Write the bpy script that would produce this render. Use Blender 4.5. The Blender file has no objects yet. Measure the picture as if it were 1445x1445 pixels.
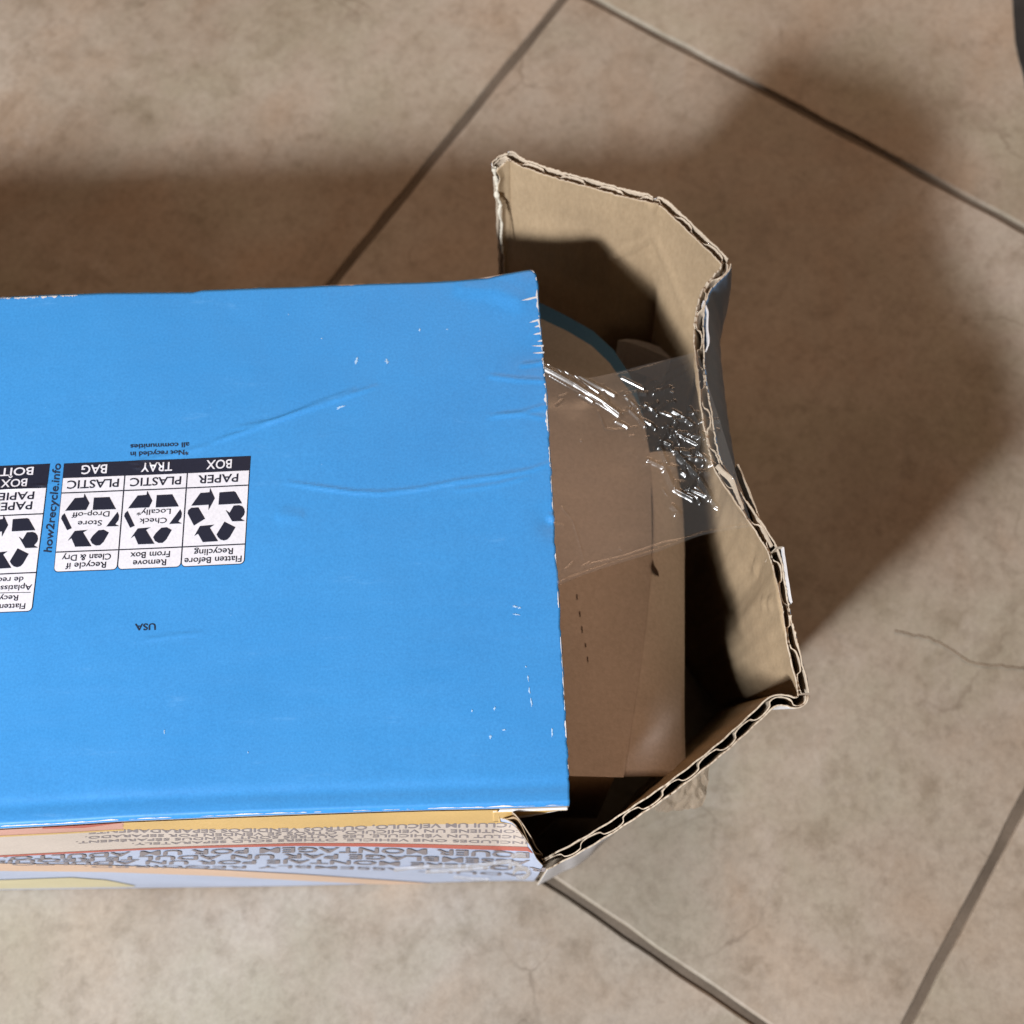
import bpy, bmesh, math, random
import numpy as np
from mathutils import Vector, noise

random.seed(7); rng = np.random.default_rng(7)
scene = bpy.context.scene
col = scene.collection

# ------------------------------------------------------------------ camera
CAM_H = 0.49                      # metres above the floor
TILT = math.radians(20.265)       # away from straight down
FPX, CPX = 1900.0, 722.5          # focal length / centre in pixels of the 1445 px photograph
cam_d = bpy.data.cameras.new('camera'); cam = bpy.data.objects.new('camera', cam_d); col.objects.link(cam)
cam.location = (0, 0, CAM_H); cam.rotation_euler = (TILT, 0, 0)
cam_d.sensor_width = 36; cam_d.lens = 36 * FPX / 1445
cam_d.clip_start = 0.01; cam_d.clip_end = 50
cam_d.dof.use_dof = True; cam_d.dof.focus_distance = 0.352; cam_d.dof.aperture_fstop = 16
scene.camera = cam

# ------------------------------------------------------------------ light
w = bpy.data.worlds.new('World'); scene.world = w; w.use_nodes = True
bg = w.node_tree.nodes['Background']
bg.inputs[0].default_value = (1.0, 0.74, 0.56, 1); bg.inputs[1].default_value = 0.05

def lamp(name, loc, target, power, size, color):
    d = bpy.data.lights.new(name, 'AREA'); d.shape = 'DISK'; d.size = size; d.energy = power; d.color = color
    o = bpy.data.objects.new(name, d); col.objects.link(o); o.location = loc
    o.rotation_euler = (Vector(target) - Vector(loc)).to_track_quat('-Z', 'Y').to_euler()
    return o
lamp('window_light', (-1.130, -1.220, 1.50), (0.03, 0.15, 0.1), 41, 0.17, (0.97, 0.98, 1.0))      # bright opening in front, left
lamp('front_left_fill', (-0.480, -0.460, 0.745), (0.0, 0.1, 0.05), 10.0, 0.15, (0.95, 0.97, 1.0))        # added fill without a source of its own, brightens the front left
lamp('warm_rear_fill', (0.35, 1.60, 1.50), (0.05, 0.2, 0.0), 16, 1.0, (1.0, 0.65, 0.43))            # added warm fill from behind, lifts the floor shadow and the carton

scene.view_settings.view_transform = 'Standard'; scene.view_settings.look = 'None'
scene.view_settings.exposure = 0; scene.view_settings.gamma = 1; scene.view_settings.use_curve_mapping = False
scene.render.engine = 'CYCLES'
scene.cycles.transparent_max_bounces = 16

# ------------------------------------------------------------------ measuring helpers
CT, ST = math.cos(TILT), math.sin(TILT)
def at(u, v, z=0.0):
    """photo pixel + real height above the floor -> point of the place (arrays allowed)"""
    a = (np.asarray(u, float) - CPX) / FPX; b = -(np.asarray(v, float) - CPX) / FPX
    dy = b * CT + ST; dz = b * ST - CT
    k = (np.asarray(z, float) - CAM_H) / dz
    return np.stack(np.broadcast_arrays(k * a, k * dy, np.asarray(z, float)), -1)
def pxof(p):
    p = np.asarray(p, float); x = p[..., 0]; y = p[..., 1]; z = p[..., 2] - CAM_H
    wv = y * ST - z * CT
    return CPX + FPX * x / wv, CPX - FPX * (y * CT + z * ST) / wv
def fnoise(x, y, z=0.0, s=1.0):
    return noise.noise(Vector((x * s, y * s, z * s)))
def vnoise(X, Y, s, seed=0.0):
    f = np.frompyfunc(lambda a, b: noise.noise(Vector((a * s, b * s, seed))), 2, 1)
    return f(X, Y).astype(float)

# ------------------------------------------------------------------ object helpers
def link(o, parent=None):
    col.objects.link(o)
    if parent is not None: o.parent = parent
    return o
def up_faces(n, m): return grid_faces(n, m, 0, True)
def mesh_obj(name, verts, faces, mats, parent=None, smooth=False, fm=None):
    me = bpy.data.meshes.new(name)
    me.from_pydata([tuple(map(float, v)) for v in verts], [], [tuple(map(int, f)) for f in faces])
    for m in (mats if isinstance(mats, (list, tuple)) else [mats]): me.materials.append(m)
    if fm is not None: me.polygons.foreach_set('material_index', np.asarray(fm, np.int32))
    if smooth: me.polygons.foreach_set('use_smooth', np.ones(len(me.polygons), bool))
    me.update()
    return link(bpy.data.objects.new(name, me), parent)
def thing(name, label, cat, loc=(0, 0, 0)):
    o = bpy.data.objects.new(name, None); o.empty_display_size = 0.02; link(o)
    o['label'] = label; o['category'] = cat
    return o
def grid_faces(n, m, off=0, flip=False):
    i, j = np.meshgrid(np.arange(n - 1), np.arange(m - 1), indexing='ij')
    a = (i * m + j).ravel() + off
    q = np.stack([a, a + m, a + m + 1, a + 1], -1)
    return q[:, ::-1] if flip else q
def shell(P, N, o0, o1, outer_mat=0, inner_mat=0, edge_mat=0):
    """closed sheet from point grid P (n,m,3), normals N, between offsets o0 (inner) and o1 (outer)"""
    n, m = P.shape[:2]
    A = (P + N * o1).reshape(-1, 3); B = (P + N * o0).reshape(-1, 3); k = n * m
    V = np.concatenate([A, B]); F = [grid_faces(n, m), grid_faces(n, m, k, True)]
    fm = [np.full(len(F[0]), outer_mat), np.full(len(F[1]), inner_mat)]
    idx = np.arange(k).reshape(n, m)
    loop = np.concatenate([idx[0, :], idx[1:, -1], idx[-1, -2::-1], idx[-2:0:-1, 0]])
    nx = np.roll(loop, -1)
    E = np.stack([loop, nx, nx + k, loop + k], -1)
    F.append(E); fm.append(np.full(len(E), edge_mat))
    return V, np.concatenate(F), np.concatenate(fm)
def normals(P):
    ds = np.gradient(P, axis=0); dt = np.gradient(P, axis=1)
    n = np.cross(ds, dt); return n / (np.linalg.norm(n, axis=-1, keepdims=True) + 1e-12)
def catmull(pts, k):
    """pts (n,d) sampled at parameters k in [0,n-1]"""
    pts = np.asarray(pts, float); n = len(pts)
    ext = np.concatenate([[2 * pts[0] - pts[1]], pts, [2 * pts[-1] - pts[-2]]])
    i = np.clip(np.floor(k).astype(int), 0, n - 2); f = (k - i)[:, None]
    p0, p1, p2, p3 = ext[i], ext[i + 1], ext[i + 2], ext[i + 3]
    return 0.5 * (2 * p1 + (p2 - p0) * f + (2 * p0 - 5 * p1 + 4 * p2 - p3) * f ** 2 + (3 * p1 - p0 - 3 * p2 + p3) * f ** 3)
def arc(pts, n, dense=40):
    k = np.linspace(0, len(pts) - 1, (len(pts) - 1) * dense)
    c = catmull(pts, k); L = np.concatenate([[0], np.cumsum(np.linalg.norm(np.diff(c[:, :3], axis=0), axis=1))])
    return np.interp(np.linspace(0, L[-1], n), L, k), L[-1]

# ------------------------------------------------------------------ materials
def nmat(name):
    m = bpy.data.materials.new(name); m.use_nodes = True
    nt = m.node_tree; b = nt.nodes['Principled BSDF']
    return m, nt, b
def N(nt, t, **kw):
    n = nt.nodes.new(t)
    for k, v in kw.items():
        if k.startswith('i_'): n.inputs[k[2:].replace('_', ' ')].default_value = v
        else: setattr(n, k, v)
    return n
def ramp(nt, src, stops):
    r = nt.nodes.new('ShaderNodeValToRGB'); e = r.color_ramp.elements
    while len(e) < len(stops): e.new(0.5)
    for k, (p, c) in zip(e, stops): k.position = p; k.color = (*c, 1) if len(c) == 3 else c
    nt.links.new(src, r.inputs[0]); return r.outputs[0]
def mix(nt, a, b, fac, mode='MIX'):
    m = nt.nodes.new('ShaderNodeMix'); m.data_type = 'RGBA'; m.blend_type = mode
    for s, v in ((m.inputs[0], fac), (m.inputs[6], a), (m.inputs[7], b)):
        if isinstance(v, bpy.types.NodeSocket): nt.links.new(v, s)
        elif isinstance(v, (tuple, list)): s.default_value = (*v[:3], 1)
        else: s.default_value = v
    return m.outputs[2]
def bump(nt, b, h, strength, dist):
    bp = N(nt, 'ShaderNodeBump'); bp.inputs['Strength'].default_value = strength; bp.inputs['Distance'].default_value = dist
    nt.links.new(h, bp.inputs['Height']); nt.links.new(bp.outputs[0], b.inputs['Normal'])
def texco(nt, sock='Object', scale=None):
    t = N(nt, 'ShaderNodeTexCoord').outputs[sock]
    if scale:
        mp = N(nt, 'ShaderNodeMapping'); mp.inputs['Scale'].default_value = scale; nt.links.new(t, mp.inputs[0]); return mp.outputs[0]
    return t
def nz(nt, vec, scale, detail=4, rough=.55, dist=0.0):
    n = N(nt, 'ShaderNodeTexNoise'); n.inputs['Scale'].default_value = scale; n.inputs['Detail'].default_value = detail
    n.inputs['Roughness'].default_value = rough; n.inputs['Distortion'].default_value = dist
    nt.links.new(vec, n.inputs['Vector']); return n.outputs[0]

def kraft(name, c, rough=.88, var=.16):
    m, nt, b = nmat(name); v = texco(nt)
    big = nz(nt, v, 28, 4); fib = nz(nt, texco(nt, 'Object', (1.0, 1.0, .35)), 900, 3, .7)
    lo = tuple(x * (1 - var) for x in c); hi = tuple(min(1, x * (1 + var)) for x in c)
    base = ramp(nt, big, [(.3, lo), (.7, hi)])
    base = mix(nt, base, ramp(nt, fib, [(.3, (.72, .70, .66)), (.7, (1, 1, 1))]), .55, 'MULTIPLY')
    nt.links.new(base, b.inputs['Base Color']); b.inputs['Roughness'].default_value = rough
    b.inputs['Specular IOR Level'].default_value = .2
    bump(nt, b, fib, .25, .0003)
    return m
def paper(name, c, rough=.5, spec=.35, var=.06, grain=.05):
    m, nt, b = nmat(name); v = texco(nt)
    big = nz(nt, v, 22, 4); fine = nz(nt, v, 1600, 2, .6)
    base = ramp(nt, big, [(.3, tuple(x * (1 - var) for x in c)), (.7, tuple(min(1, x * (1 + var)) for x in c))])
    base = mix(nt, base, ramp(nt, fine, [(.25, (1 - grain * 3,) * 3), (.75, (1, 1, 1))]), 1.0, 'MULTIPLY')
    nt.links.new(base, b.inputs['Base Color']); b.inputs['Roughness'].default_value = rough
    b.inputs['Specular IOR Level'].default_value = spec
    bump(nt, b, nz(nt, v, 260, 3), .06, .0003)
    return m

M = {}
M['kraft'] = kraft('kraft_liner', (.365, .268, .168))
M['kraft_pale'] = kraft('kraft_cut_edge', (.50, .42, .33), var=.15)
M['kraft_flute'] = kraft('kraft_medium', (.40, .29, .18))
M['kraft_inner'] = kraft('grey_brown_paperboard', (.68, .59, .54), .8, .05)
def blue_print():
    m, nt, b = nmat('blue_print'); v = texco(nt)
    big = nz(nt, v, 16, 5, .6); fine = nz(nt, v, 1500, 3, .65); streak = nz(nt, texco(nt, 'Object', (.35, 1.6, 1)), 120, 6, .7)
    base = ramp(nt, big, [(.3, (.043, .250, .590)), (.7, (.050, .276, .632))])
    base = mix(nt, base, ramp(nt, fine, [(.28, (.76, .80, .83)), (.72, (1, 1, 1))]), .9, 'MULTIPLY')
    base = mix(nt, base, (.16, .42, .78), ramp(nt, streak, [(.62, (0, 0, 0)), (.80, (.35, .35, .35))]))      # faint rubbed streaks
    spk = ramp(nt, nz(nt, v, 700, 1, .4), [(.835, (0, 0, 0)), (.87, (.5, .5, .5))])
    base = mix(nt, base, (.45, .65, .88), spk)
    nt.links.new(base, b.inputs['Base Color'])
    nt.links.new(ramp(nt, streak, [(.3, (.36,) * 3), (.7, (.52,) * 3)]), b.inputs['Roughness'])
    b.inputs['Specular IOR Level'].default_value = .32
    wv = N(nt, 'ShaderNodeTexWave', wave_type='BANDS', bands_direction='X'); wv.inputs['Scale'].default_value = 50; wv.inputs['Distortion'].default_value = .6
    nt.links.new(v, wv.inputs['Vector'])
    bump(nt, b, mix(nt, nz(nt, v, 240, 4), wv.outputs[0], .35), .10, .0004)
    return m
M['blue'] = blue_print()
M['blue_worn'] = paper('dull_blue_print', (.10, .17, .27), .35, .5, .12)
M['blue_edge'] = paper('steel_blue_print', (.085, .22, .40), .6, .3)
M['white'] = paper('white_paper', (.66, .65, .66), .75, .15)
M['label_white'] = paper('label_white', (.68, .68, .74), .5, .3, .02)
M['navy'] = paper('label_navy', (.017, .019, .035), .35, .45)
M['ink'] = paper('black_ink', (.02, .03, .06), .4, .4)
M['grey_ink'] = paper('grey_ink', (.25, .22, .23), .5, .2)
M['front_base'] = paper('pale_blue_print', (.44, .52, .70), .38, .45, .10)
M['front_cream'] = paper('cream_print', (.60, .52, .46), .4, .4, .12)
M['front_yellow'] = paper('yellow_print', (.64, .42, .15), .4, .4, .12)
M['front_red'] = paper('red_print', (.46, .09, .06), .4, .4, .15)
M['front_pink'] = paper('pink_print', (.60, .32, .26), .4, .4, .15)
M['front_tan'] = paper('tan_print', (.66, .46, .33), .4, .4, .1)
M['torn'] = kraft('torn_paper_pulp', (.62, .57, .48), .95, .15)
M['scuff'] = paper('scuffed_paper', (.36, .56, .80), .8, .1)
M['dark_slit'] = paper('dark_slit', (.07, .045, .035), .8, .1)

def tile_mat():
    m, nt, b = nmat('beige_stone_tile')
    v0 = texco(nt); oi = N(nt, 'ShaderNodeObjectInfo')
    sc = N(nt, 'ShaderNodeVectorMath', operation='SCALE'); nt.links.new(oi.outputs['Random'], sc.inputs['Scale'])
    sc.inputs[0].default_value = (37.0, 91.0, 53.0)
    ad = N(nt, 'ShaderNodeVectorMath', operation='ADD'); nt.links.new(v0, ad.inputs[0]); nt.links.new(sc.outputs[0], ad.inputs[1])
    v = ad.outputs[0]
    big = nz(nt, v, 9, 6, .55, .3); mid = nz(nt, v, 48, 9, .66, .35); hue = nz(nt, v, 14, 4, .55, .4); fine = nz(nt, v, 420, 4, .7); gran = nz(nt, v, 150, 7, .7, .2)
    base = ramp(nt, big, [(.28, (.31, .258, .202)), (.48, (.388, .336, .274)), (.70, (.475, .424, .364))])
    base = mix(nt, base, ramp(nt, hue, [(.34, (.90, .95, .90)), (.5, (1, 1, 1)), (.68, (1.0, .89, .81))]), .75, 'MULTIPLY')
    base = mix(nt, base, ramp(nt, mid, [(.30, (.70, .66, .61)), (.47, (.95, .935, .92)), (.66, (1, 1, 1))]), .85, 'MULTIPLY')
    # pale cloudy streaks
    pale = nz(nt, v, 30, 10, .72, .7)
    base = mix(nt, base, (.47, .42, .37), ramp(nt, pale, [(.54, (0, 0, 0)), (.74, (.5, .5, .5))]))
    base = mix(nt, base, ramp(nt, gran, [(.30, (.72, .69, .66)), (.5, (.96, .95, .94)), (.7, (1.0, 1.0, 1.0))]), .8, 'MULTIPLY')
    # thin darker veins, broken up
    vo = N(nt, 'ShaderNodeTexVoronoi', feature='DISTANCE_TO_EDGE'); vo.inputs['Scale'].default_value = 9
    wv = N(nt, 'ShaderNodeVectorMath', operation='MULTIPLY_ADD'); nn = N(nt, 'ShaderNodeTexNoise'); nn.inputs['Scale'].default_value = 16; nn.inputs['Detail'].default_value = 5
    nt.links.new(v, nn.inputs['Vector']); nt.links.new(nn.outputs['Color'], wv.inputs[0]); wv.inputs[1].default_value = (.09, .09, .09); nt.links.new(v, wv.inputs[2])
    nt.links.new(wv.outputs[0], vo.inputs['Vector'])
    ve = ramp(nt, vo.outputs['Distance'], [(0.0, (1, 1, 1)), (.012, (0, 0, 0))])
    msk = ramp(nt, nz(nt, v, 17, 3), [(.57, (0, 0, 0)), (.70, (.6, .6, .6))])
    vm = mix(nt, ve, msk, 1.0, 'MULTIPLY')
    base = mix(nt, base, (.16, .12, .085), vm)
    base = mix(nt, base, ramp(nt, fine, [(.25, (.74, .73, .72)), (.7, (1, 1, 1))]), .75, 'MULTIPLY')
    pit = ramp(nt, nz(nt, v, 170, 2, .5), [(.22, (1, 1, 1)), (.29, (0, 0, 0))])
    base = mix(nt, base, (.17, .125, .09), mix(nt, pit, msk, 1.0, 'MULTIPLY'))
    base = mix(nt, base, ramp(nt, oi.outputs['Random'], [(0, (.93, .93, .94)), (1, (1, .985, .96))]), 1.0, 'MULTIPLY')
    nt.links.new(base, b.inputs['Base Color'])
    nt.links.new(ramp(nt, mid, [(.3, (.5,) * 3), (.7, (.62,) * 3)]), b.inputs['Roughness'])
    b.inputs['Specular IOR Level'].default_value = .3
    bump(nt, b, mix(nt, mid, fine, .25), .22, .0012)
    return m
M['tile'] = tile_mat()
M['grout'] = kraft('grey_grout', (.135, .108, .084), .95, .3)
M['cloth'] = kraft('dark_cloth', (.035, .032, .030), .95, .4)

def film(name, tint, body, rough, haze, f0=.055):
    m, nt, b = nmat(name)
    out = nt.nodes['Material Output']
    tr = N(nt, 'ShaderNodeBsdfTransparent'); tr.inputs[0].default_value = (*tint, 1)
    b.inputs['Base Color'].default_value = (*body, 1); b.inputs['Roughness'].default_value = .5; b.inputs['Specular IOR Level'].default_value = .2
    gl = N(nt, 'ShaderNodeBsdfGlossy'); gl.inputs['Roughness'].default_value = rough; gl.inputs[0].default_value = (1, 1, 1, 1)
    m1 = N(nt, 'ShaderNodeMixShader'); m1.inputs[0].default_value = haze
    nt.links.new(tr.outputs[0], m1.inputs[1]); nt.links.new(b.outputs[0], m1.inputs[2])
    lw = N(nt, 'ShaderNodeLayerWeight'); lw.inputs[0].default_value = .5          # Schlick reflectance of thin film, same from both sides
    pw = N(nt, 'ShaderNodeMath', operation='POWER'); nt.links.new(lw.outputs['Facing'], pw.inputs[0]); pw.inputs[1].default_value = 5
    fr = N(nt, 'ShaderNodeMath', operation='MULTIPLY_ADD'); nt.links.new(pw.outputs[0], fr.inputs[0]); fr.inputs[1].default_value = .92; fr.inputs[2].default_value = f0
    m2 = N(nt, 'ShaderNodeMixShader'); nt.links.new(fr.outputs[0], m2.inputs[0])
    nt.links.new(m1.outputs[0], m2.inputs[1]); nt.links.new(gl.outputs[0], m2.inputs[2])
    nt.links.new(m2.outputs[0], out.inputs[0])
    return m
M['film'] = film('clear_tape_film', (.965, .96, .95), (.75, .74, .72), .22, .035, .05)
M['film_ridge'] = film('clear_tape_ridge', (1, 1, 1), (.85, .86, .9), .25, .25, .05)
M['film_brown'] = film('dusty_tape_film', (.80, .74, .66), (.34, .26, .19), .12, .42, .10)

# ------------------------------------------------------------------ floor
TANG = math.radians(-33.7); PITCH = 0.333; TC = np.array([.073, .203]); GR = .0031
ex = np.array([math.cos(TANG), math.sin(TANG)]); ey = np.array([-math.sin(TANG), math.cos(TANG)])
fs = 0.92
floor = mesh_obj('floor', [(TC[0] - fs, TC[1] - fs, -.0016), (TC[0] + fs, TC[1] - fs, -.0016), (TC[0] + fs, TC[1] + fs, -.0016), (TC[0] - fs, TC[1] + fs, -.0016)], [(0, 1, 2, 3)], M['grout'])
floor['kind'] = 'structure'; floor['label'] = 'beige stone tile floor with recessed grey grout lines'
def tile_mesh(seed):
    r = random.Random(seed); a = (PITCH - GR) / 2; ns = 28
    ring = []
    for k in range(4):
        for i in range(ns):
            f = -1 + 2 * i / ns; j = r.uniform(-.00038, .00030) if i else 0
            p = [(f * a, -a - j), (a + j, f * a), (-f * a, a + j), (-a - j, -f * a)][k]
            ring.append(p)
    V, F = [], []; n = len(ring)
    for (ins, z) in ((0, -.006), (0, -.0014), (.0004, -.0004), (.0010, 0)):
        s = (a - ins) / a
        V += [(x * s, y * s, z) for x, y in ring]
    for L in range(3):
        for i in range(n): F.append((L * n + i, L * n + (i + 1) % n, (L + 1) * n + (i + 1) % n, (L + 1) * n + i))
    F.append(tuple(3 * n + i for i in range(n)))
    me = bpy.data.meshes.new('tile'); me.from_pydata(V, [], F); me.materials.append(M['tile']); me.update()
    return me
tms = [tile_mesh(s) for s in (1, 2, 3)]
for i in range(-2, 3):
    for j in range(-2, 3):
        o = link(bpy.data.objects.new('tile', tms[(i * 2 + j) % 3]), floor)
        p = TC + ex * PITCH * i + ey * PITCH * j
        o.location = (p[0], p[1], random.uniform(-.0002, .0002)); o.rotation_euler = (0, 0, TANG + random.randrange(4) * math.pi / 2)

V, F = [], []
c = W2 = np.array([at(u, v, .0003) for u, v in [(1262, 890), (1285, 896), (1307, 900), (1326, 908), (1345, 919), (1362, 931), (1382, 938), (1410, 940), (1445, 944), (1490, 952), (1530, 950)]])
k, _ = arc(c, 90); c = catmull(c, k)
for i in range(90):
    o_ = .0005 * noise.noise(Vector((i * .4, 1, 2))); hw = .00028 + .00022 * noise.noise(Vector((i * .25, 5, 2)))
    V += [c[i] + np.array([0, o_ + hw, 0]), c[i] + np.array([0, o_ - hw, 0])]
    if i: F.append((2 * i - 2, 2 * i - 1, 2 * i + 1, 2 * i))
mesh_obj('crack', V, F, [kraft('tile_crack', (.30, .24, .18), .9, .3)], floor)

# ------------------------------------------------------------------ the box: top panel
TOPZ = .150
box = thing('cardboard_box', 'blue printed corrugated cardboard box lying on the tiles with its right end torn open', 'box')
def top_px(pts): return np.array([at(u, v, TOPZ)[:2] for u, v in pts])
back_e = top_px([(0, 414), (60, 411), (150, 408), (250, 407), (272, 407), (285, 404), (350, 402), (420, 400), (500, 396.5), (580, 394), (640, 391.5), (690, 388), (725, 382), (747, 378)])
front_e = top_px([(0, 1168), (90, 1163), (170, 1158), (300, 1152.5), (420, 1148), (520, 1144.5), (600, 1142), (700, 1140), (804, 1136.5)])
right_e = top_px([(747, 378), (756, 390), (759, 412), (761, 440), (765, 478), (769, 520), (771.5, 545), (773, 575), (777, 640), (781, 720), (786, 800), (790, 860), (795, 945), (800, 1040), (803, 1100), (804, 1136.5)])
def ext(e, x):   # linear extrapolation to the left
    s = (e[6, 1] - e[0, 1]) / (e[6, 0] - e[0, 0])
    return np.where(x < e[0, 0], e[0, 1] + s * (x - e[0, 0]), np.interp(x, e[:, 0], e[:, 1]))
yb = lambda x: ext(back_e, x); yf0 = lambda x: ext(front_e, x)
xr = lambda y: np.interp(y, right_e[::-1, 1], right_e[::-1, 0])

creases = []   # polyline in photo pixels, height, half width (m)
for pts, a, wd in [
    ([(300, 625), (350, 608), (420, 583), (470, 566), (530, 545)], .00050, .0009),
    ([(330, 606), (395, 592), (450, 568), (500, 550)], .00042, .0008),
    ([(180, 655), (240, 643), (300, 628)], .00025, .0010),
    ([(405, 682), (450, 688), (500, 695), (540, 696), (590, 690), (650, 678), (700, 672), (745, 664), (782, 651)], .00050, .0008),
    ([(640, 692), (700, 684), (745, 672)], .0003, .0008),
    ([(690, 530), (730, 535), (775, 537)], .00045, .0009),
    ([(735, 515), (775, 508)], .0005, .0010),
    ([(690, 588), (735, 582), (775, 570)], .0004, .0009),
    ([(700, 585), (740, 584), (775, 590)], .0003, .0008),
    ([(0, 692), (40, 689), (72, 684)], .00026, .0008),
    ([(190, 661), (215, 657), (240, 655)], .00026, .0008),
    ([(200, 904), (240, 898), (290, 893)], .00022, .0007),
    ([(390, 726), (430, 732)], .00030, .0022),
    ([(775, 725), (786, 735)], .0008, .0016),
    ([(640, 405), (700, 412), (740, 430)], .00045, .0030),
]:
    creases.append((np.array([at(u, v, TOPZ)[:2] for u, v in pts]), a * .95, wd * (.62 if wd < .0012 else 1)))
dents = [(at(735, 395, TOPZ)[:2], .0012, .010), (at(760, 500, TOPZ)[:2], -.0006, .006), (at(782, 735, TOPZ)[:2], -.0008, .004), (at(640, 800, TOPZ)[:2], -.0005, .03), (at(420, 760, TOPZ)[:2], .0004, .03)]
def ztop(X, Y):
    X = np.asarray(X, float); Y = np.asarray(Y, float)
    Z = np.full(X.shape, TOPZ) + .00045 * vnoise(X, Y, 22, 3.1) + .00012 * vnoise(X, Y, 90, 8.8)
    for pl, a, wd in creases:
        best = np.full(X.shape, 1e9)
        for (p, q) in zip(pl[:-1], pl[1:]):
            d = q - p; t = np.clip(((X - p[0]) * d[0] + (Y - p[1]) * d[1]) / (d @ d), 0, 1)
            best = np.minimum(best, np.hypot(X - p[0] - t * d[0], Y - p[1] - t * d[1]))
        L = np.hypot(X - pl[:, 0].mean(), Y - pl[:, 1].mean())
        r = np.hypot(*(pl[-1] - pl[0])) / 2
        Z = Z + a * (.6 * np.exp(-(best / wd) ** 2) + .4 * np.clip(1 - best / (wd * 1.3), 0, 1)) * np.clip(1.25 - (L / (r + 1e-9)) ** 4 * .9, .15, 1)
    for c, a, r in dents: Z = Z + a * np.exp(-((X - c[0]) ** 2 + (Y - c[1]) ** 2) / r ** 2)
    e = Y - yf0(X); Z = Z - .0012 * np.clip(1 - e / .0014, 0, 1) ** 2 - .00030 * np.exp(-((e - .0052) / .0018) ** 2)
    e = yb(X) - Y; Z = Z - .0020 * np.clip(1 - e / .0020, 0, 1) ** 2
    return Z
XL = -.46
tt = np.concatenate([np.linspace(0, .10, 46), np.linspace(.10, .96, 215)[1:], np.linspace(.96, 1, 24)[1:]])
ss = np.concatenate([np.linspace(0, .50, 24), np.linspace(.50, 1, 330)[1:]])
S_, T_ = np.meshgrid(ss, tt, indexing='ij')
Yg = yf0(0.005) + (yb(0.005) - yf0(0.005)) * T_
for _ in range(4):
    Xg = XL + (xr(Yg) - XL) * S_
    Yg = yf0(Xg) + (yb(Xg) - yf0(Xg)) * T_
Xg = XL + (xr(Yg) - XL) * S_ + (vnoise(Yg, Yg * 0, 260, 4.4) * .0003 + vnoise(Yg, Yg * 0, 900, 1.4) * .0002) * (S_ > .985)
Yg = Yg + vnoise(Xg, Xg * 0, 240, 2.2) * .0003 * (T_ > .99)
Zg = ztop(Xg, Yg)
P = np.stack([Xg, Yg, Zg], -1)
V, F, fm = shell(P, np.broadcast_to(np.array([0, 0, 1.]), P.shape), -.0030, 0, 0, 1, 2)
top = mesh_obj('top_panel', V, F, [M['blue'], M['kraft'], M['kraft_pale']], box, True, fm)
top['label'] = 'bright blue printed panel with recycling labels'

# prints on the top panel ------------------------------------------------
_tc = {}
def text2d(s, bold=0.0):
    key = (s, bold)
    if key not in _tc:
        cu = bpy.data.curves.new('t', 'FONT'); cu.body = s; cu.size = 1; cu.resolution_u = 3; cu.offset = bold; cu.fill_mode = 'FRONT'
        ob = bpy.data.objects.new('t', cu); me = bpy.data.meshes.new_from_object(ob)
        v = np.array([x.co[:2] for x in me.vertices]); f = [tuple(p.vertices) for p in me.polygons]
        bpy.data.objects.remove(ob); bpy.data.curves.remove(cu); bpy.data.meshes.remove(me)
        _tc[key] = (v, f)
    v, f = _tc[key]; return v.copy(), f
CAP = text2d('H')[0][:, 1].max()
class Print:
    """flat print: polygons given in photo pixels, cut into small pieces and laid on a surface function"""
    def __init__(s, surf, step=0): s.V, s.F, s.fm, s.surf, s.n, s.step = [], [], [], surf, 0, step
    def add(s, uv, faces, mat, lift):
        uv = np.asarray(uv, float); s.V.append(np.concatenate([uv, np.full((len(uv), 1), lift)], 1))
        s.F += [tuple(i + s.n for i in f) for f in faces]; s.fm += [mat] * len(faces); s.n += len(uv)
    def poly(s, pts, mat, lift): s.add(pts, [tuple(range(len(pts)))], mat, lift)
    def build(s, name, mats, parent):
        V = np.concatenate(s.V); F, fm = s.F, s.fm
        if s.step:
            bm = bmesh.new(); vs = [bm.verts.new((v[0], v[1], v[2] * 1e5)) for v in V]
            for f, m in zip(F, fm):
                try: bm.faces.new([vs[i] for i in f]).material_index = m
                except ValueError: pass
            for ax in (0, 1):
                lo, hi = V[:, ax].min(), V[:, ax].max(); no = [0, 0, 0]; no[ax] = 1
                for c in np.arange(lo + s.step * .61, hi, s.step):
                    co = [0, 0, 0]; co[ax] = c
                    bmesh.ops.bisect_plane(bm, geom=bm.verts[:] + bm.edges[:] + bm.faces[:], dist=1e-5, plane_co=co, plane_no=no)
            bm.verts.index_update()
            V = np.array([v.co[:] for v in bm.verts]); V[:, 2] /= 1e5
            F = [tuple(v.index for v in f.verts) for f in bm.faces]; fm = [f.material_index for f in bm.faces]; bm.free()
        return mesh_obj(name, s.surf(V[:, 0], V[:, 1], V[:, 2]), F, mats, parent, False, fm)
def surf_top(u, v, lift):
    p = at(u, v, TOPZ); z = ztop(p[:, 0], p[:, 1]); p[:, 2] = z + lift; return p
def text_map(s, p0, du, dv, width, cap, bold=0.0, align='C', skew=0.0):
    """p0 = baseline anchor in pixels, du / dv = unit pixel vectors along the reading direction / up the letters"""
    v, f = text2d(s, bold); v[:, 0] -= v[:, 0].min(); W = v[:, 0].max()
    x = v[:, 0] / W * width; y = v[:, 1] / CAP * cap
    if align == 'C': x = x - width / 2
    return np.array(p0) + np.outer(x, du) + np.outer(y, dv), f
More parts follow.
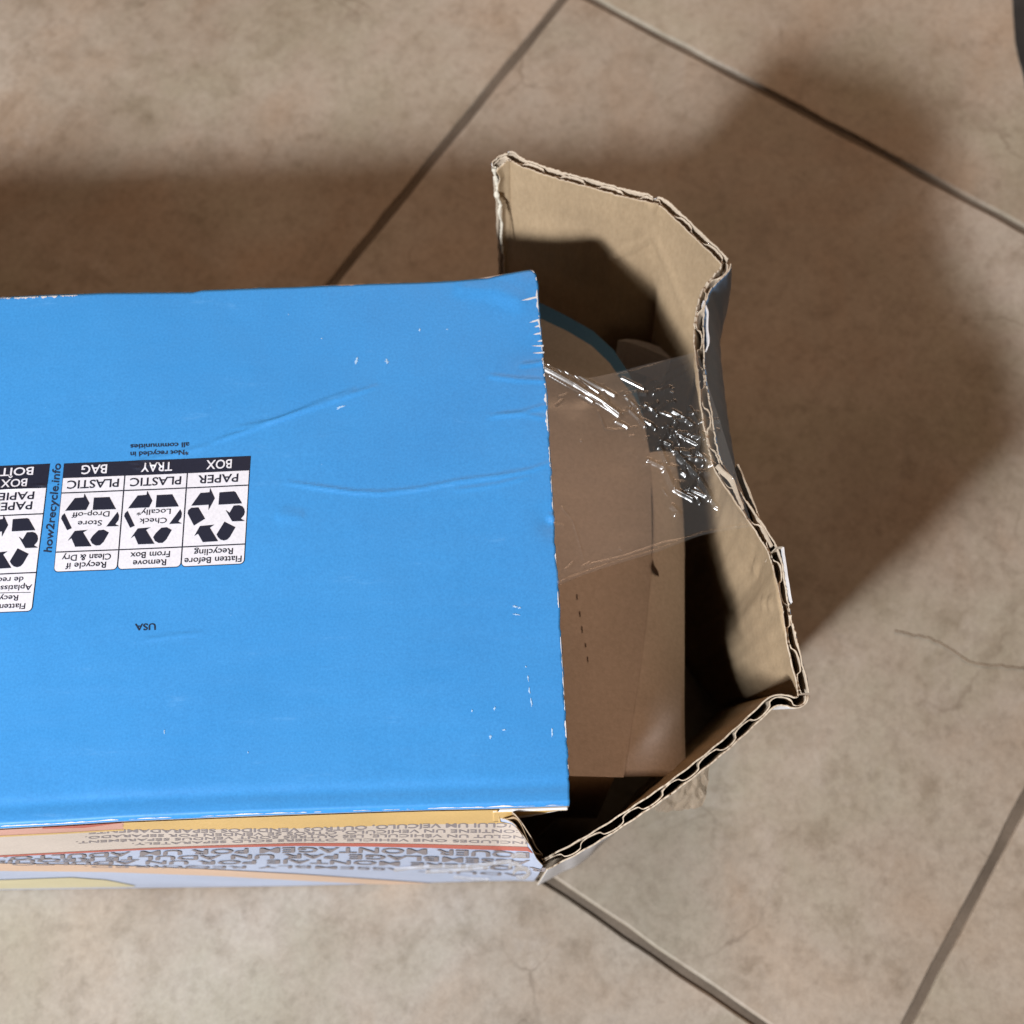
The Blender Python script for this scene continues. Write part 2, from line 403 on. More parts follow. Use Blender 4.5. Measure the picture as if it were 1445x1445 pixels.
def rrect(q, r, which=(2, 3), n=5):
    """quad q in px (4 corners in order) with the corners in `which` rounded"""
    q = [np.array(p, float) for p in q]; out = []
    for i, p in enumerate(q):
        if i not in which: out.append(p); continue
        a, b = q[i - 1] - p, q[(i + 1) % 4] - p; a /= np.linalg.norm(a); b /= np.linalg.norm(b)
        for k in range(n + 1):
            t = k / n * math.pi / 2
            out.append(p + a * r * (1 - math.sin(t)) + b * r * (1 - math.cos(t)))
    return out
S3 = lambda pts: [(180 + x / 7.226, 610 + y / 7.226) for x, y in pts]
S1 = lambda pts: [(x / 7.225, 640 + y / 7.225) for x, y in pts]
SYM1 = [S3(p) for p in (
    [(652, 755), (745, 625), (838, 618), (845, 575), (893, 680), (828, 800), (830, 745)],
    [(940, 620), (1085, 610), (1105, 618), (1170, 733), (930, 745)],
    [(1003, 798), (1042, 828), (1085, 755), (1140, 751), (1172, 762), (1193, 790), (1198, 822), (1190, 852), (1158, 888), (1198, 911), (1070, 915), (1032, 850)],
    [(990, 918), (1103, 975), (1045, 1075), (1020, 1100), (985, 1110), (950, 1100), (925, 1075), (910, 1048)],
    [(682, 1064), (740, 962), (888, 948), (842, 980), (925, 1116), (770, 1125), (722, 1040)],
    [(615, 832), (622, 800), (652, 776), (725, 772), (793, 888), (680, 957)])]
SYM2 = [S3(p) for p in (
    [(8, 780), (105, 650), (196, 642), (203, 602), (255, 702), (222, 770)],
    [(300, 645), (458, 638), (525, 762), (288, 770)],
    [(540, 790), (556, 830), (550, 872), (518, 915), (556, 934), (426, 938)],
    [(345, 977), (400, 971), (452, 1000), (395, 1098), (360, 1130), (320, 1132), (282, 1112), (262, 1072), (290, 1030)],
    [(33, 1086), (105, 985), (238, 973), (190, 1000), (275, 1140), (110, 1146), (73, 1060)])]
SYM2.append([(x + 88.6, y - 3.7) for x, y in S1([(662, 615), (735, 768), (690, 788), (628, 668), (636, 640)])])
shift = lambda ps, dx, dy: [[(x + dx, y + dy) for x, y in p] for p in ps]

def column(pr, tr, tl, br, bl, cuts, head=True):
    """one label column: px corners, cuts = fractions (header, material, symbol) down the column"""
    tr, tl, br, bl = map(lambda p: np.array(p, float), (tr, tl, br, bl))
    L = lambda f: tl + (bl - tl) * f; R = lambda f: tr + (br - tr) * f
    pr.poly(rrect([tl, tr, br, bl], 6.5), 1, .00010)
    ux = (tr - tl) / np.linalg.norm(tr - tl); uy = (bl - tl) / np.linalg.norm(bl - tl); e = 1.0
    fs_ = [0] + cuts + [1]
    for k in range(1, len(fs_) - 1):
        a, b_ = fs_[k], fs_[k + 1]; g = .9
        q = [L(a) + ux * e + uy * (g if k > 1 else 0), R(a) - ux * e + uy * (g if k > 1 else 0), R(b_) - ux * e - uy * (e if b_ == 1 else g), L(b_) + ux * e - uy * (e if b_ == 1 else g)]
        pr.poly(rrect(q, 5.6) if b_ == 1 else q, 0, .00018)
    return ux, uy
lab = Print(surf_top, 3.6)
TRc, TLc, BRc, BLc = [np.array(p) for p in ((354.2, 644.2), (90.6, 654.6), (345.2, 796.6), (75.8, 808.2))]
cuts = [.136, .272, .815]
words = [('BOX', 'PAPER', ['Flatten Before', 'Recycling'], (36, 57, 81, 55)), ('TRAY', 'PLASTIC', ['Remove', 'From Box'], (44, 72, 47, 56)), ('BAG', 'PLASTIC', ['Recycle if', 'Clean & Dry'], (36, 73, 57, 69))]
for k in range(3):
    f0, f1 = k / 3, (k + 1) / 3
    tr, tl = TRc + (TLc - TRc) * f0, TRc + (TLc - TRc) * f1; br, bl = BRc + (BLc - BRc) * f0, BRc + (BLc - BRc) * f1
    ux, uy = column(lab, tr, tl, br, bl, cuts)
    du, dv = -ux, uy; cx = lambda f: (tr + tl) / 2 + ((br + bl) / 2 - (tr + tl) / 2) * f
    h, mt, lines, ws = words[k]
    for s, f, wd, cap, mi, bo in ((h, .026, ws[0], 12.3, 0, .012), (mt, .163, ws[1], 11.2, 1, .012), (lines[1], .848, ws[3], 8.4, 1, .010), (lines[0], .922, ws[2], 8.4, 1, .010)):
        uv, fc = text_map(s, cx(f), du, dv, wd, cap, bo); lab.add(uv, fc, mi, .00026)
    if k == 0: syms = SYM1
    else: syms = SYM2 if k == 1 else shift(SYM2, -88.6, 3.7)
    for p in syms: lab.poly(p, 1, .00026)
    if k:
        for s, f, wd in (('Locally*' if k == 1 else 'Drop-off', .458, 48 if k == 1 else 53), ('Check' if k == 1 else 'Store', .538, 39 if k == 1 else 34)):
            uv, fc = text_map(s, cx(f) + np.array([.5, 0]), du, dv, wd, 7.4, .006); lab.add(uv, fc, 1, .00026)
o = lab.build('recycling_label', [M['label_white'], M['navy']], top)
o['label'] = 'white three-column label reading BOX, TRAY and BAG, printed upside down'

lab = Print(surf_top, 3.6)
tr, br = np.array((70.9, 654.8)), np.array((45.6, 863.2)); tl, bl = tr + np.array((-150, 6.)), br + np.array((-150, 6.))
ux, uy = column(lab, tr, tl, br, bl, [.165, .340, .737])
du, dv = -ux, uy
for s, (x, y), wd, cap, mi in (('BOÎTE', (48.5, 659.5), 58, 11.0, 0), ('BOX', (39.5, 676.0), 37, 11.0, 0), ('PAPIER', (49.5, 694.5), 64, 10.6, 1), ('PAPER', (46.8, 708.5), 58, 11.0, 1),
                               ('de recycler', (34, 814.5), 64, 7.6, 1), ('Aplatisser avant', (46, 825.5), 92, 7.6, 1), ('Recycling', (26.5, 840.5), 52, 7.6, 1), ('Flatten Before', (36.5, 852.0), 78, 7.8, 1)):
    uv, fc = text_map(s, (x, y), du, dv, wd, cap, .012 if cap > 9 else .008, 'L'); lab.add(uv, fc, mi, .00026)
lab.poly([(44, 836.2), (44, 836.9), (-40, 838.4), (-40, 837.6)], 1, .00026)
for p in shift(SYM1, -291.5, 37.6): lab.poly(p, 1, .00026)
o = lab.build('recycling_label', [M['label_white'], M['navy']], top)
o['label'] = 'bilingual box label cut off at the left side, printed upside down'

lab = Print(surf_top, 3.6)
d = np.array((86.3 - 72.8, 655.0 - 780.0)); L_ = np.linalg.norm(d); d /= L_
uv, fc = text_map('how2recycle.info', (72.8, 780), d, np.array((d[1], -d[0])), L_, 11.0, .012, 'L'); lab.add(uv, fc, 0, .00012)
o = lab.build('printed_web_address', [M['ink']], top)
lab = Print(surf_top, 3.6)
r = np.array((-1, .035)); r /= np.linalg.norm(r); up = np.array((.05, 1.0))
for s, (x, y), wd in (('*Not recycled in', (266, 635.5), 82), ('all communities', (267, 624.8), 83)):
    uv, fc = text_map(s, (x, y), r, up, wd, 6.6, .018, 'L'); lab.add(uv, fc, 0, .00012)
lab.build('printed_note', [M['ink']], top)
lab = Print(surf_top, 3.6)
uv, fc = text_map('USA', (219.5, 880.0), np.array((-1, .03)), np.array((.03, 1)), 29, 9.0, .014, 'L'); lab.add(uv, fc, 0, .00012)
lab.build('printed_country', [M['ink']], top)

# scuffs and worn white edges
sc = Print(surf_top)
def blot(x, y, rx, ry, ang=0, n=15, seed=0):
    r_ = random.Random(seed * 131 + int(x * 7 + y)); pts = []
    for k in range(n):
        t = 2 * math.pi * k / n; q = r_.uniform(.25, 1.0); a, b_ = rx * q * math.cos(t), ry * q * math.sin(t)
        pts.append((x + a * math.cos(ang) - b_ * math.sin(ang), y + a * math.sin(ang) + b_ * math.cos(ang)))
    return pts
for a in [(503, 509, 2.6, 7, .35), (546, 510, 2.4, 5, 0), (546, 510.5, 5, 1.5, 0), (592, 466, 2, 4, 0), (631, 465, 2.5, 1.2, 0), (454, 478, 2, 1, 0), (407, 444, 1.2, 1.2, 0),
          (727, 856, 7, 2.2, .1), (733, 857, 3, 2.4, 0), (728, 867, 7, 1.8, .1), (742, 941, 2.2, 1.6, 0), (745, 957, 1.4, 6, -.15), (747, 975, 1.8, 7, -.1), (750, 992, 2.3, 8, -.1), (698, 1000, 2, 4, .3), (692, 1040, 3, 4, .4), (711, 1030, 3.5, 1.8, -.2), (779, 1035, 1.8, 8, 0), (666, 1003, 1.6, 2.2, 0), (232, 1032, 1.2, 5, 0), (350, 1062, 1.0, 1.4, 0), (480, 575, 9, 3, -.3)]:
    sc.poly(blot(*a), 0, .00012)
for (x, y, L2, dy) in [(757, 421, 22, 6), (759, 452, 12, 4), (762, 470, 10, 2), (764, 480, 6, 1), (766, 487, 16, 0), (767, 496, 16, 1), (760, 460, 6, 2)]:
    sc.poly([(x + 1, y - 1.2), (x + 1, y + 1.2), (x - L2 * .5, y + dy * .6 + .9), (x - L2, y + dy), (x - L2 * .5, y + dy * .4 - .6)], 1, .00012)
def edge_wear(poly, inward, wmax, thr, seed, freq=.02):
    k, L3 = arc(np.array(poly, float), 160); pts = catmull(np.array(poly, float), k)
    run = []
    for i, p in enumerate(pts):
        wv_ = (noise.noise(Vector((i * freq * 8, seed, 0))) * .5 + .5 + .35 * noise.noise(Vector((i * .6, seed, 3)))) - thr
        if wv_ > 0 and i < len(pts) - 1: run.append((p, wv_ * wmax))
        else:
            if len(run) > 2: sc.poly([p_ for p_, _ in run] + [p_ + np.array(inward) * w_ for p_, w_ in run[::-1]], 1, .00014)
            run = []
edge_wear([(0, 414.5), (150, 409), (270, 408), (285, 405), (420, 401), (580, 395), (690, 389), (740, 381)], (0, 1), 9, .42, 1.5)
edge_wear([(0, 420), (60, 418), (110, 416)], (0, 1), 5, .2, 9.5)
edge_wear([(747, 379), (756, 391), (758, 412), (760, 440), (764, 480), (768, 520), (771, 560), (775, 630)], (-1, .1), 6, .34, 4.5)
edge_wear([(775, 630), (783, 760), (794, 945), (803, 1100)], (-1, 0), 4, .5, 7.5)
edge_wear([(0, 1166), (90, 1161.5), (170, 1156.5), (300, 1151), (420, 1146.5), (600, 1140.5), (700, 1138.5), (800, 1135.5)], (0, -1), 3.0, .30, 2.5)
sc.build('scuff_marks', [M['scuff'], M['white']], top)['kind'] = 'stuff'

# ------------------------------------------------------------------ front panel (faces the lamp)
BEND0, BEND1 = -.0045, .0105
def sstep(a, b, x):
    t = np.clip((x - a) / (b - a), 0, 1); return t * t * (3 - 2 * t)
def yfront(x, z, bend=True):
    x = np.asarray(x, float); z = np.asarray(z, float)
    top_ = yf0(x); bot = np.interp(x, [-.5, -.18, -.08, 0, .02], [.033, .0393, .0405, .0424, .0420])
    y = bot + (top_ - bot) * (z / TOPZ) - .0012 * np.sin(np.pi * np.clip(z / TOPZ, 0, 1))
    if bend: y = y - .0150 * sstep(BEND0, BEND1, x) * np.clip(z / .15, 0, 1) ** 1.2
    return y
def front_px(u, v, bend=True):
    """photo pixel on the front face -> x, z on that face"""
    u = np.asarray(u, float); v = np.asarray(v, float); lo = np.zeros_like(u); hi = np.full_like(u, TOPZ)
    for _ in range(60):
        z = (lo + hi) / 2; x = at(u, v, z)[..., 0]
        _, pv = pxof(np.stack([x, yfront(x, z, bend), z], -1))
        # deeper (lower z) shows lower in the picture
        low = pv > v; lo = np.where(low, z, lo); hi = np.where(low, hi, z)
    z = (lo + hi) / 2; return at(u, v, z)[..., 0], z
def surf_front(bend=True):
    def f(u, v, lift):
        x, z = front_px(u, v, bend); return np.stack([x, yfront(x, z, bend) - lift, z], -1)
    return f
# tear edge: from the fold down to the corner
tear_px = [(703, 1157.5), (722, 1161), (735, 1171), (745, 1184), (750, 1198), (757, 1212), (766, 1222)]
tx, tz = front_px(np.array([p[0] for p in tear_px]), np.array([p[1] for p in tear_px], float))
XT = tx[0]
xs = np.concatenate([np.linspace(XL, -.20, 12), np.linspace(-.20, XT - .014, 130)[1:], np.linspace(XT - .014, XT, 50)[1:], np.linspace(XT, tx[-1], 60)[1:]])
ztopf = np.where(xs <= XT, TOPZ - .0034, np.interp(xs, tx, tz) + np.array([.0005 * fnoise(x, 0, 0, 700) for x in xs]) * 1.5)
ztopf = np.where((xs > XT - .001) & (xs <= XT), np.interp(xs, [XT - .001, XT], [TOPZ - .0034, tz[0]]), ztopf)
ts = np.linspace(0, 1, 90)
Xf, Tf = np.meshgrid(xs, ts, indexing='ij'); Zf = ztopf[:, None] * (1 - Tf) + .0005 * Tf
Pf = np.stack([Xf, yfront(Xf, Zf), Zf], -1)
nrm = np.broadcast_to(np.array([0, -1.0, 0]), Pf.shape)
V, F, fm = shell(Pf, nrm, -.0004, 0, 0, 2, 2)
V2, F2, fm2 = shell(Pf, nrm, -.0030, -.0026, 1, 1, 2)
front = mesh_obj('front_panel', np.concatenate([V, V2]), np.concatenate([F, F2 + len(V)]), [M['front_base'], M['kraft'], M['kraft_pale']], box, True, np.concatenate([fm, fm2]))
front['label'] = 'front side with yellow, red and pale blue artwork and rows of small lettering'
# fluted medium of the torn front edge
sel = xs > XT - .01
xm = np.linspace(XT + .0002, tx[-1], 120); zm = np.where(xm <= XT, TOPZ - .004, np.interp(xm, tx, tz) - .0002)
Xm, Tm = np.meshgrid(xm, np.linspace(0, 1, 10), indexing='ij'); Zm = zm[:, None] * (1 - Tm) + .01 * Tm
Pm = np.stack([Xm, yfront(Xm, Zm) + .0015 + .0010 * np.sin(2 * np.pi * Xm / .0063), Zm], -1)
V, F, fm = shell(Pm, np.broadcast_to(np.array([0, -1.0, 0]), Pm.shape), -.00013, .00013)
mesh_obj('corrugated_medium', V, F, [M['kraft_flute']], front, True)
# upper strip of the front side that stayed on the top panel (right of the tear)
wx = np.linspace(XT - .0012, right_e[-1, 0] - .0004, 60)
pxs = np.array([(640, 1158), (703, 1157.5), (730, 1153), (755, 1149), (775, 1144.5), (790, 1141.5), (803, 1139)], float)
gx, gz = front_px(pxs[:, 0], pxs[:, 1], False)
wz = np.interp(wx, gx, gz) + np.array([.0012 * fnoise(x, 1.7, 0, 420) for x in wx]) * np.clip((wx - XT) / .004, 0, 1)
Tw = np.linspace(0, 1, 10); Xw = np.repeat(wx[:, None], 10, 1); Zw = (TOPZ - .0034) * (1 - Tw) + np.minimum(wz, TOPZ - .0042)[:, None] * Tw
Pw = np.stack([Xw, yfront(Xw, Zw, False) - .0004, Zw], -1)
V, F, fm = shell(Pw, np.broadcast_to(np.array([0, -1.0, 0]), Pw.shape), -.0020, 0, 0, 1, 2)
q0 = len(grid_faces(60, 10)); fm[:q0] = np.where((np.arange(q0) % 9 >= 6) & (np.arange(q0) // 9 > 3), 2, 0)
strip = mesh_obj('torn_strip', V, F, [M['front_yellow'], M['kraft'], M['white']], box, True, fm)
strip['label'] = 'yellow remnant of the front side with a white ragged tear'

# unseen sheet added behind the tear to keep lamp light out of the box
Xw, Tw2 = np.meshgrid(np.linspace(XT - .002, .0128, 20), np.linspace(0, 1, 6), indexing='ij')
Pw = np.stack([Xw, yf0(np.minimum(Xw, .0137)) + .0042 + .0004 * Tw2, .1465 - .0255 * Tw2], -1)
V, F, fm = shell(Pw, np.broadcast_to(np.array([0, -1.0, 0]), Pw.shape), -.0004, 0)
mesh_obj('light_baffle', V, F, [M['kraft']], box, False)
# artwork on the front side, from pixel traces
fx = np.array([-300, -100, 0, 50, 100, 150, 170, 210, 250, 300, 360, 420, 520, 600, 660, 700, 735, 750])
FOLD = np.interp(fx, [-300, 0, 90, 170, 300, 420, 520, 600, 700, 760], [1183, 1169.5, 1164.5, 1159.5, 1154, 1149.5, 1146, 1143.5, 1141.5, 1140])
RED = lambda x: np.interp(x, [-300, 0, 100, 200, 300, 420, 520, 600, 700, 780], [1222, 1207, 1202, 1197, 1193.5, 1190.5, 1191, 1192.5, 1195.5, 1198])
REDW = lambda x: np.interp(x, [-300, 0, 200, 420, 600, 780], [3, 2.2, 2.6, 4.0, 5.2, 6.2])
tear_l = lambda x: np.interp(x, [703, 722, 735, 745, 750, 757, 766], [1157.5, 1161, 1171, 1184, 1198, 1212, 1222])
YEL = lambda x: np.interp(x, [-300, 0, 90, 170, 250, 420, 600, 720], [1192, 1179, 1174.5, 1170, 1170, 1168, 1162, 1161])
art = Print(surf_front(), 5.0)
def band(x0, x1, top_f, bot_f, mat, lift, n=70):
    u = np.linspace(x0, x1, n); a = np.maximum(top_f(u), np.where(u > 703, tear_l(u) + .8, 0)); b_ = np.maximum(bot_f(u), a + .05)
    art.add(np.concatenate([np.stack([u, a], -1), np.stack([u, b_], -1)]), [(i, i + 1, n + i + 1, n + i) for i in range(n - 1)], mat, lift)
fold = lambda x: np.interp(x, fx, FOLD)
band(-300, 744, YEL, lambda x: RED(x) - REDW(x) / 2, 0, .00018, 140)                 # cream zone with lettering
band(-300, 175, lambda x: fold(x) + .3, lambda x: np.minimum(YEL(x), fold(x) + 11) - .5, 2, .00022)   # pink/red swoosh
band(60, 172, lambda x: fold(x) + .2, lambda x: fold(x) + np.interp(x, [60, 120, 172], [2, 4, .5]), 3, .00026)
band(172, 725, lambda x: fold(x) + .3, YEL, 1, .00022, 120)                            # yellow
band(-300, 175, lambda x: YEL(x) - 1.2, lambda x: YEL(x) + .8, 1, .00028)
band(-300, 752, lambda x: RED(x) - REDW(x) / 2, lambda x: RED(x) + REDW(x) / 2, 3, .00026, 140)   # red line
TAN0 = lambda x: np.interp(x, [-300, 0, 150, 300, 420, 520, 600, 640], [1222, 1217.5, 1220, 1226, 1232.5, 1239.5, 1245, 1249])
TAN1 = lambda x: np.interp(x, [-300, 0, 150, 300, 420, 520, 600, 640], [1231, 1228, 1229.5, 1235, 1241.5, 1246.5, 1248.5, 1249.2])
band(-300, 630, TAN0, TAN1, 4, .00022, 110)
band(-300, 190, lambda x: np.interp(x, [-300, 0, 100, 150, 190], [1250, 1241, 1237.5, 1241, 1249]), lambda x: np.interp(x, [-300, 0, 190], [1259, 1253.5, 1250.5]), 5, .00022)
art.build('printed_artwork', [M['front_cream'], M['front_yellow'], M['front_pink'], M['front_red'], M['front_tan'], paper('pale_yellow_print', (.60, .54, .33), .4, .4, .1)], front)
def row(s, x0, charw, v0, v1, mat, lift, bold, ybase):
    """upside-down lettering running right to left; v0 / v1 offsets in px from the guide line"""
    v, f = text2d(s, bold); v[:, 0] -= v[:, 0].min()
    u = x0 - v[:, 0] / v[:, 0].max() * charw * len(s); h = v[:, 1] / CAP
    g = ybase(u); vv = g + v0 + (v1 - v0) * h * sq(u) ** .6
    keep_px = np.stack([u, vv], -1)
    ok = (vv > np.where(u > 703, tear_l(u) + 1, 0)) & (u > -290)
    fc = [q for q in f if all(ok[list(q)])]
    lt.add(keep_px, fc, mat, lift)
lt = Print(surf_front(), 5.0)
sq = lambda x: np.interp(x, [-300, 0, 300, 700], [.15, .40, .8, 1.0])
fan = lambda k: (lambda x: RED(x) + sq(x) * k)
row('REQUER MONTAGEM POR UM ADULTO.', 772, 25.6, 0, 7.6, 0, .00026, .016, fan(5.2))
row('ASSEMBLAGE PAR UN ADULTE REQUIS.', 748, 24.0, 0, 6.6, 0, .00026, .016, fan(16.0))
row('REQUIERE MONTAJE POR UN ADULTO.', 770, 24.6, 0, 5.6, 0, .00026, .016, fan(25.6))
row('ADULT ASSEMBLY REQUIRED.', 742, 26.0, 0, 3.6, 0, .00026, .006, fan(35.4))
yfn = lambda k: (lambda x: YEL(x) + (RED(x) - 3.2 - YEL(x)) * k)
row('INCLUI UM VEÍCULO, OUTROS VENDIDOS SEPARADAMENTE.', 738, 12.6, -1, 5.0, 0, .00026, .018, yfn(0.0))
row('CONTIENE UN VEHÍCULO, OTROS SE VENDEN POR SEPARADO.', 742, 12.2, 0, 4.4, 0, .00026, .014, yfn(.27))
row('INCLUT UN VÉHICULE, LES AUTRES SONT VENDUS SÉPARÉMENT.', 744, 11.8, 0, 4.0, 0, .00026, .014, yfn(.52))
row('INCLUDES ONE VEHICLE, OTHERS SOLD SEPARATELY.', 744, 12.4, 0, 3.6, 0, .00026, .014, yfn(.77))
lt.build('printed_lettering', [M['grey_ink']], front)
# clear tape patch wrapped over the lower right of the front side
def seg_h(A, B, pl, a, wd):
    best = np.full(A.shape, 1e9); pl = np.asarray(pl, float)
    for (p, q) in zip(pl[:-1], pl[1:]):
        d = q - p; t = np.clip(((A - p[0]) * d[0] + (B - p[1]) * d[1]) / (d @ d), 0, 1)
        best = np.minimum(best, np.hypot(A - p[0] - t * d[0], B - p[1] - t * d[1]))
    return a * np.exp(-(best / wd) ** 2)
V, F = [], []
for pl, wd in (([(556, 1224), (600, 1220), (660, 1219), (722, 1212)], 2.2), ([(600, 1227), (640, 1225), (690, 1220)], 1.8), ([(724, 1229), (730, 1223), (739, 1222), (746, 1227), (744, 1233), (736, 1236), (728, 1234)], 3.4), ([(722, 1205), (732, 1203), (742, 1204)], 3.4), ([(718, 1220), (726, 1215), (736, 1220)], 3.0), ([(640, 1234), (668, 1237), (690, 1238)], 1.8)):
    pl = np.array(pl, float); k, _ = arc(np.concatenate([pl, pl[:, :1] * 0], 1), 40); c = catmull(pl, k)
    tg = np.gradient(c, axis=0); tg /= np.linalg.norm(tg, axis=1, keepdims=True) + 1e-9; nn_ = np.stack([-tg[:, 1], tg[:, 0]], 1)
    wob = np.array([.6 + .4 * noise.noise(Vector((i * .3, wd, 1))) for i in range(40)])
    b0 = len(V)
    for q, h_ in ((-1, .0004), (-.35, .0011), (.35, .0012), (1, .0004)):
        e = c + nn_ * (q * wd * wob)[:, None]; V += list(surf_front()(e[:, 0], e[:, 1], h_))
    for r_ in range(3): F += [(b0 + r_ * 40 + i, b0 + r_ * 40 + i + 1, b0 + r_ * 40 + 41 + i, b0 + r_ * 40 + 40 + i) for i in range(39)]
mesh_obj('clear_tape', V, F, [M['film_ridge']], box, True)['label'] = 'glossy creases of clear tape wrapped around the front right corner'

# ------------------------------------------------------------------ hidden sides: back, bottom, far end
xs = np.linspace(XL, -.0045, 60); tsb = np.linspace(0, 1, 12)
Xb, Tb = np.meshgrid(xs, tsb, indexing='ij')
Zb = (TOPZ - .0034) * (1 - Tb) + .0005 * Tb
Pb = np.stack([Xb, yb(Xb) - .0008 + .0008 * np.sin(Tb * 3.1), Zb], -1)
V, F, fm = shell(Pb, np.broadcast_to(np.array([0, 1.0, 0]), Pb.shape), -.003, 0, 0, 1, 2)
mesh_obj('back_panel', V, F, [M['blue'], M['kraft'], M['kraft_pale']], box, True, fm)
bx = np.linspace(XL + .003, .056, 30); bt = np.linspace(0, 1, 8)
Xq, Tq = np.meshgrid(bx, bt, indexing='ij'); Yq = np.maximum(yf0(np.minimum(Xq, .01)) + .0035, np.interp(Xq, [0, .056], [.049, .100])) * (1 - Tq) + (yb(np.minimum(Xq, 0)) - .0035) * Tq
Pq = np.stack([Xq, Yq, np.full_like(Xq, .0036)], -1)
V, F, fm = shell(Pq, np.broadcast_to(np.array([0, 0, 1.0]), Pq.shape), -.003, 0, 1, 0, 2)
mesh_obj('bottom_panel', V, F, [M['blue'], M['kraft'], M['kraft_pale']], box, False, fm)
Yq, Tq = np.meshgrid(np.linspace(yf0(np.array(XL)) + .004, yb(np.array(XL)) - .004, 12), bt, indexing='ij')
Pq = np.stack([np.full_like(Yq, XL + .0015), Yq, .004 + (TOPZ - .0075) * Tq], -1)
V, F, fm = shell(Pq, np.broadcast_to(np.array([-1.0, 0, 0]), Pq.shape), -.003, 0, 0, 1, 2)
mesh_obj('left_end_panel', V, F, [M['blue'], M['kraft'], M['kraft_pale']], box, False, fm)

# ------------------------------------------------------------------ torn-open flaps in real corrugated board
def flap(name, rows, tvals, outer, inner, side, label, thick=.0031, pitch=.0122, nt=34, phase=0.0, rag=.0005, washboard=.00007, seed=0.0, spp=30, extra=None):
    """rows: control rows (rim first) of world points; outer face on side*normal"""
    rows = [np.asarray(r_, float) for r_ in rows]
    L = arc(rows[0], 10)[1]; ns = int(L / pitch * spp) + 2
    k, L = arc(rows[0], ns)
    cur = np.stack([catmull(r_, k) for r_ in rows], 0)              # rows, ns, 3
    tv = np.linspace(0, 1, nt) ** 1.35
    kt = np.interp(tv, tvals, np.arange(len(rows)))
    P = np.stack([catmull(cur[:, i], kt) for i in range(ns)], 0)    # ns, nt, 3
    if extra is not None: P = extra(P, np.linspace(0, 1, ns), tv)
    for i in range(ns): P[i, 0, 2] += rag * noise.noise(Vector((i * .35, seed, 0))) + rag * .6 * noise.noise(Vector((i * 1.3, seed, 5)))
    Nn = normals(P) * side
    s = np.linspace(0, L, ns); wash = washboard * np.sin(4 * np.pi * s / pitch)[:, None, None]
    crush = np.array([.86 + .16 * noise.noise(Vector((i * .08, seed, 9))) for i in range(ns)])[:, None, None]
    h = thick / 2; lt_ = .00042
    Vo, Fo, fo = shell(P + Nn * wash, Nn, h - lt_, h, 0, 1, 1)
    root = mesh_obj(name, Vo, Fo, [outer, M['kraft_pale']], box, True, fo); root['label'] = label
    Vi, Fi, fi = shell(P + Nn * wash, Nn, -h, -h + lt_, 1, 0, 1)
    mesh_obj('inner_liner', Vi, Fi, [inner, M['kraft_pale']], root, True, fi)
    amp = (h - lt_ - .0001)
    tri = np.sin(2 * np.pi * s / pitch + phase + .5 * np.array([noise.noise(Vector((i * .05, seed, 2))) for i in range(ns)]))
    wav = (np.sign(tri) * np.abs(tri) ** .38)[:, None, None] * amp * crush
    Vm, Fm, _ = shell(P + Nn * wav - np.array([0, 0, .0004]), Nn, -.00016, .00016)
    mesh_obj('corrugated_medium', Vm, Fm, [M['kraft_pale']], root, True)
    return root, P, Nn
W3 = lambda pts: np.array([at(u, v, z) for u, v, z in pts])
def drop(rim, z, dx=0.0, dy=0.0):
    q = rim.copy(); q[:, 2] = z; q[:, 0] += dx; q[:, 1] += dy; return q

# back flap, pushed outwards
rim = W3([(699, 234, .1465), (710, 223, .1485), (721, 219.5, .150), (740, 229, .150), (785, 245, .150), (830, 258, .150), (880, 273, .150), (918, 281.5, .150), (934, 286, .150), (962, 310, .1495), (990, 336, .149), (1010, 354, .1485), (1023, 367, .148)])
nb = len(rim)
lx = np.zeros(nb); lx[:3] = [.0013, .0006, .0001]
r1 = drop(rim, .128, lx * .55, 0); r2 = drop(rim, .100, lx * .95, -.001 + 0 * lx); r3 = drop(rim, .05, lx * 1.0, -.004 + 0 * lx); r4 = drop(rim, .001, lx, -.008 + 0 * lx)
kink = np.zeros(nb); kink[9:] = [.0, -.002, -.004, -.006]
r2[:, 1] += kink * .3; r3[:, 1] += kink; r4[:, 1] += kink
r2[7:9, 0] += .004; r3[7:9, 0] += .012; r4[7:9, 0] += .02
def dent_back(P, s, t):
    # fold lines pressed into the flap
    folds = [([(862, 386, .117), (890, 368, .124), (918, 352, .131)], .0007, .0014), ([(922, 288, .149), (926, 335, .134), (950, 370, .122), (978, 425, .103)], .0009, .0022), ([(722, 224, .149), (723, 300, .128), (724, 360, .110)], -.0008, .0011)]
    folds = [(np.array([at(*q)[[0, 2]] for q in pl]), a, wd) for pl, a, wd in folds]
    for i in range(P.shape[0]):
        for j in range(P.shape[1]):
            p = P[i, j]; q2 = np.array([p[0], p[2]]); dy = 0.0
            for pl, a, wd in folds:
                e = min(np.hypot(*(q2 - a0 - np.clip((q2 - a0) @ (a1 - a0) / ((a1 - a0) @ (a1 - a0)), 0, 1) * (a1 - a0))) for a0, a1 in zip(pl[:-1], pl[1:]))
                dy -= a * max(0, 1 - e / wd)
            P[i, j, 1] += dy + .0012 * noise.noise(Vector((p[0] * 30, p[2] * 30, 2.0)))
            if i < 14 and j > 0: P[i, j, 0] += .0009 * noise.noise(Vector((p[2] * 210, .5, 0))) * (1 - i / 14)
    return P
flap('back_flap', [rim, r1, r2, r3, r4], [0, .15, .33, .67, 1], M['white'], M['kraft'], 1, 'brown kraft flap at the back, bent outwards', phase=.6, extra=dent_back, seed=1.0, nt=60)
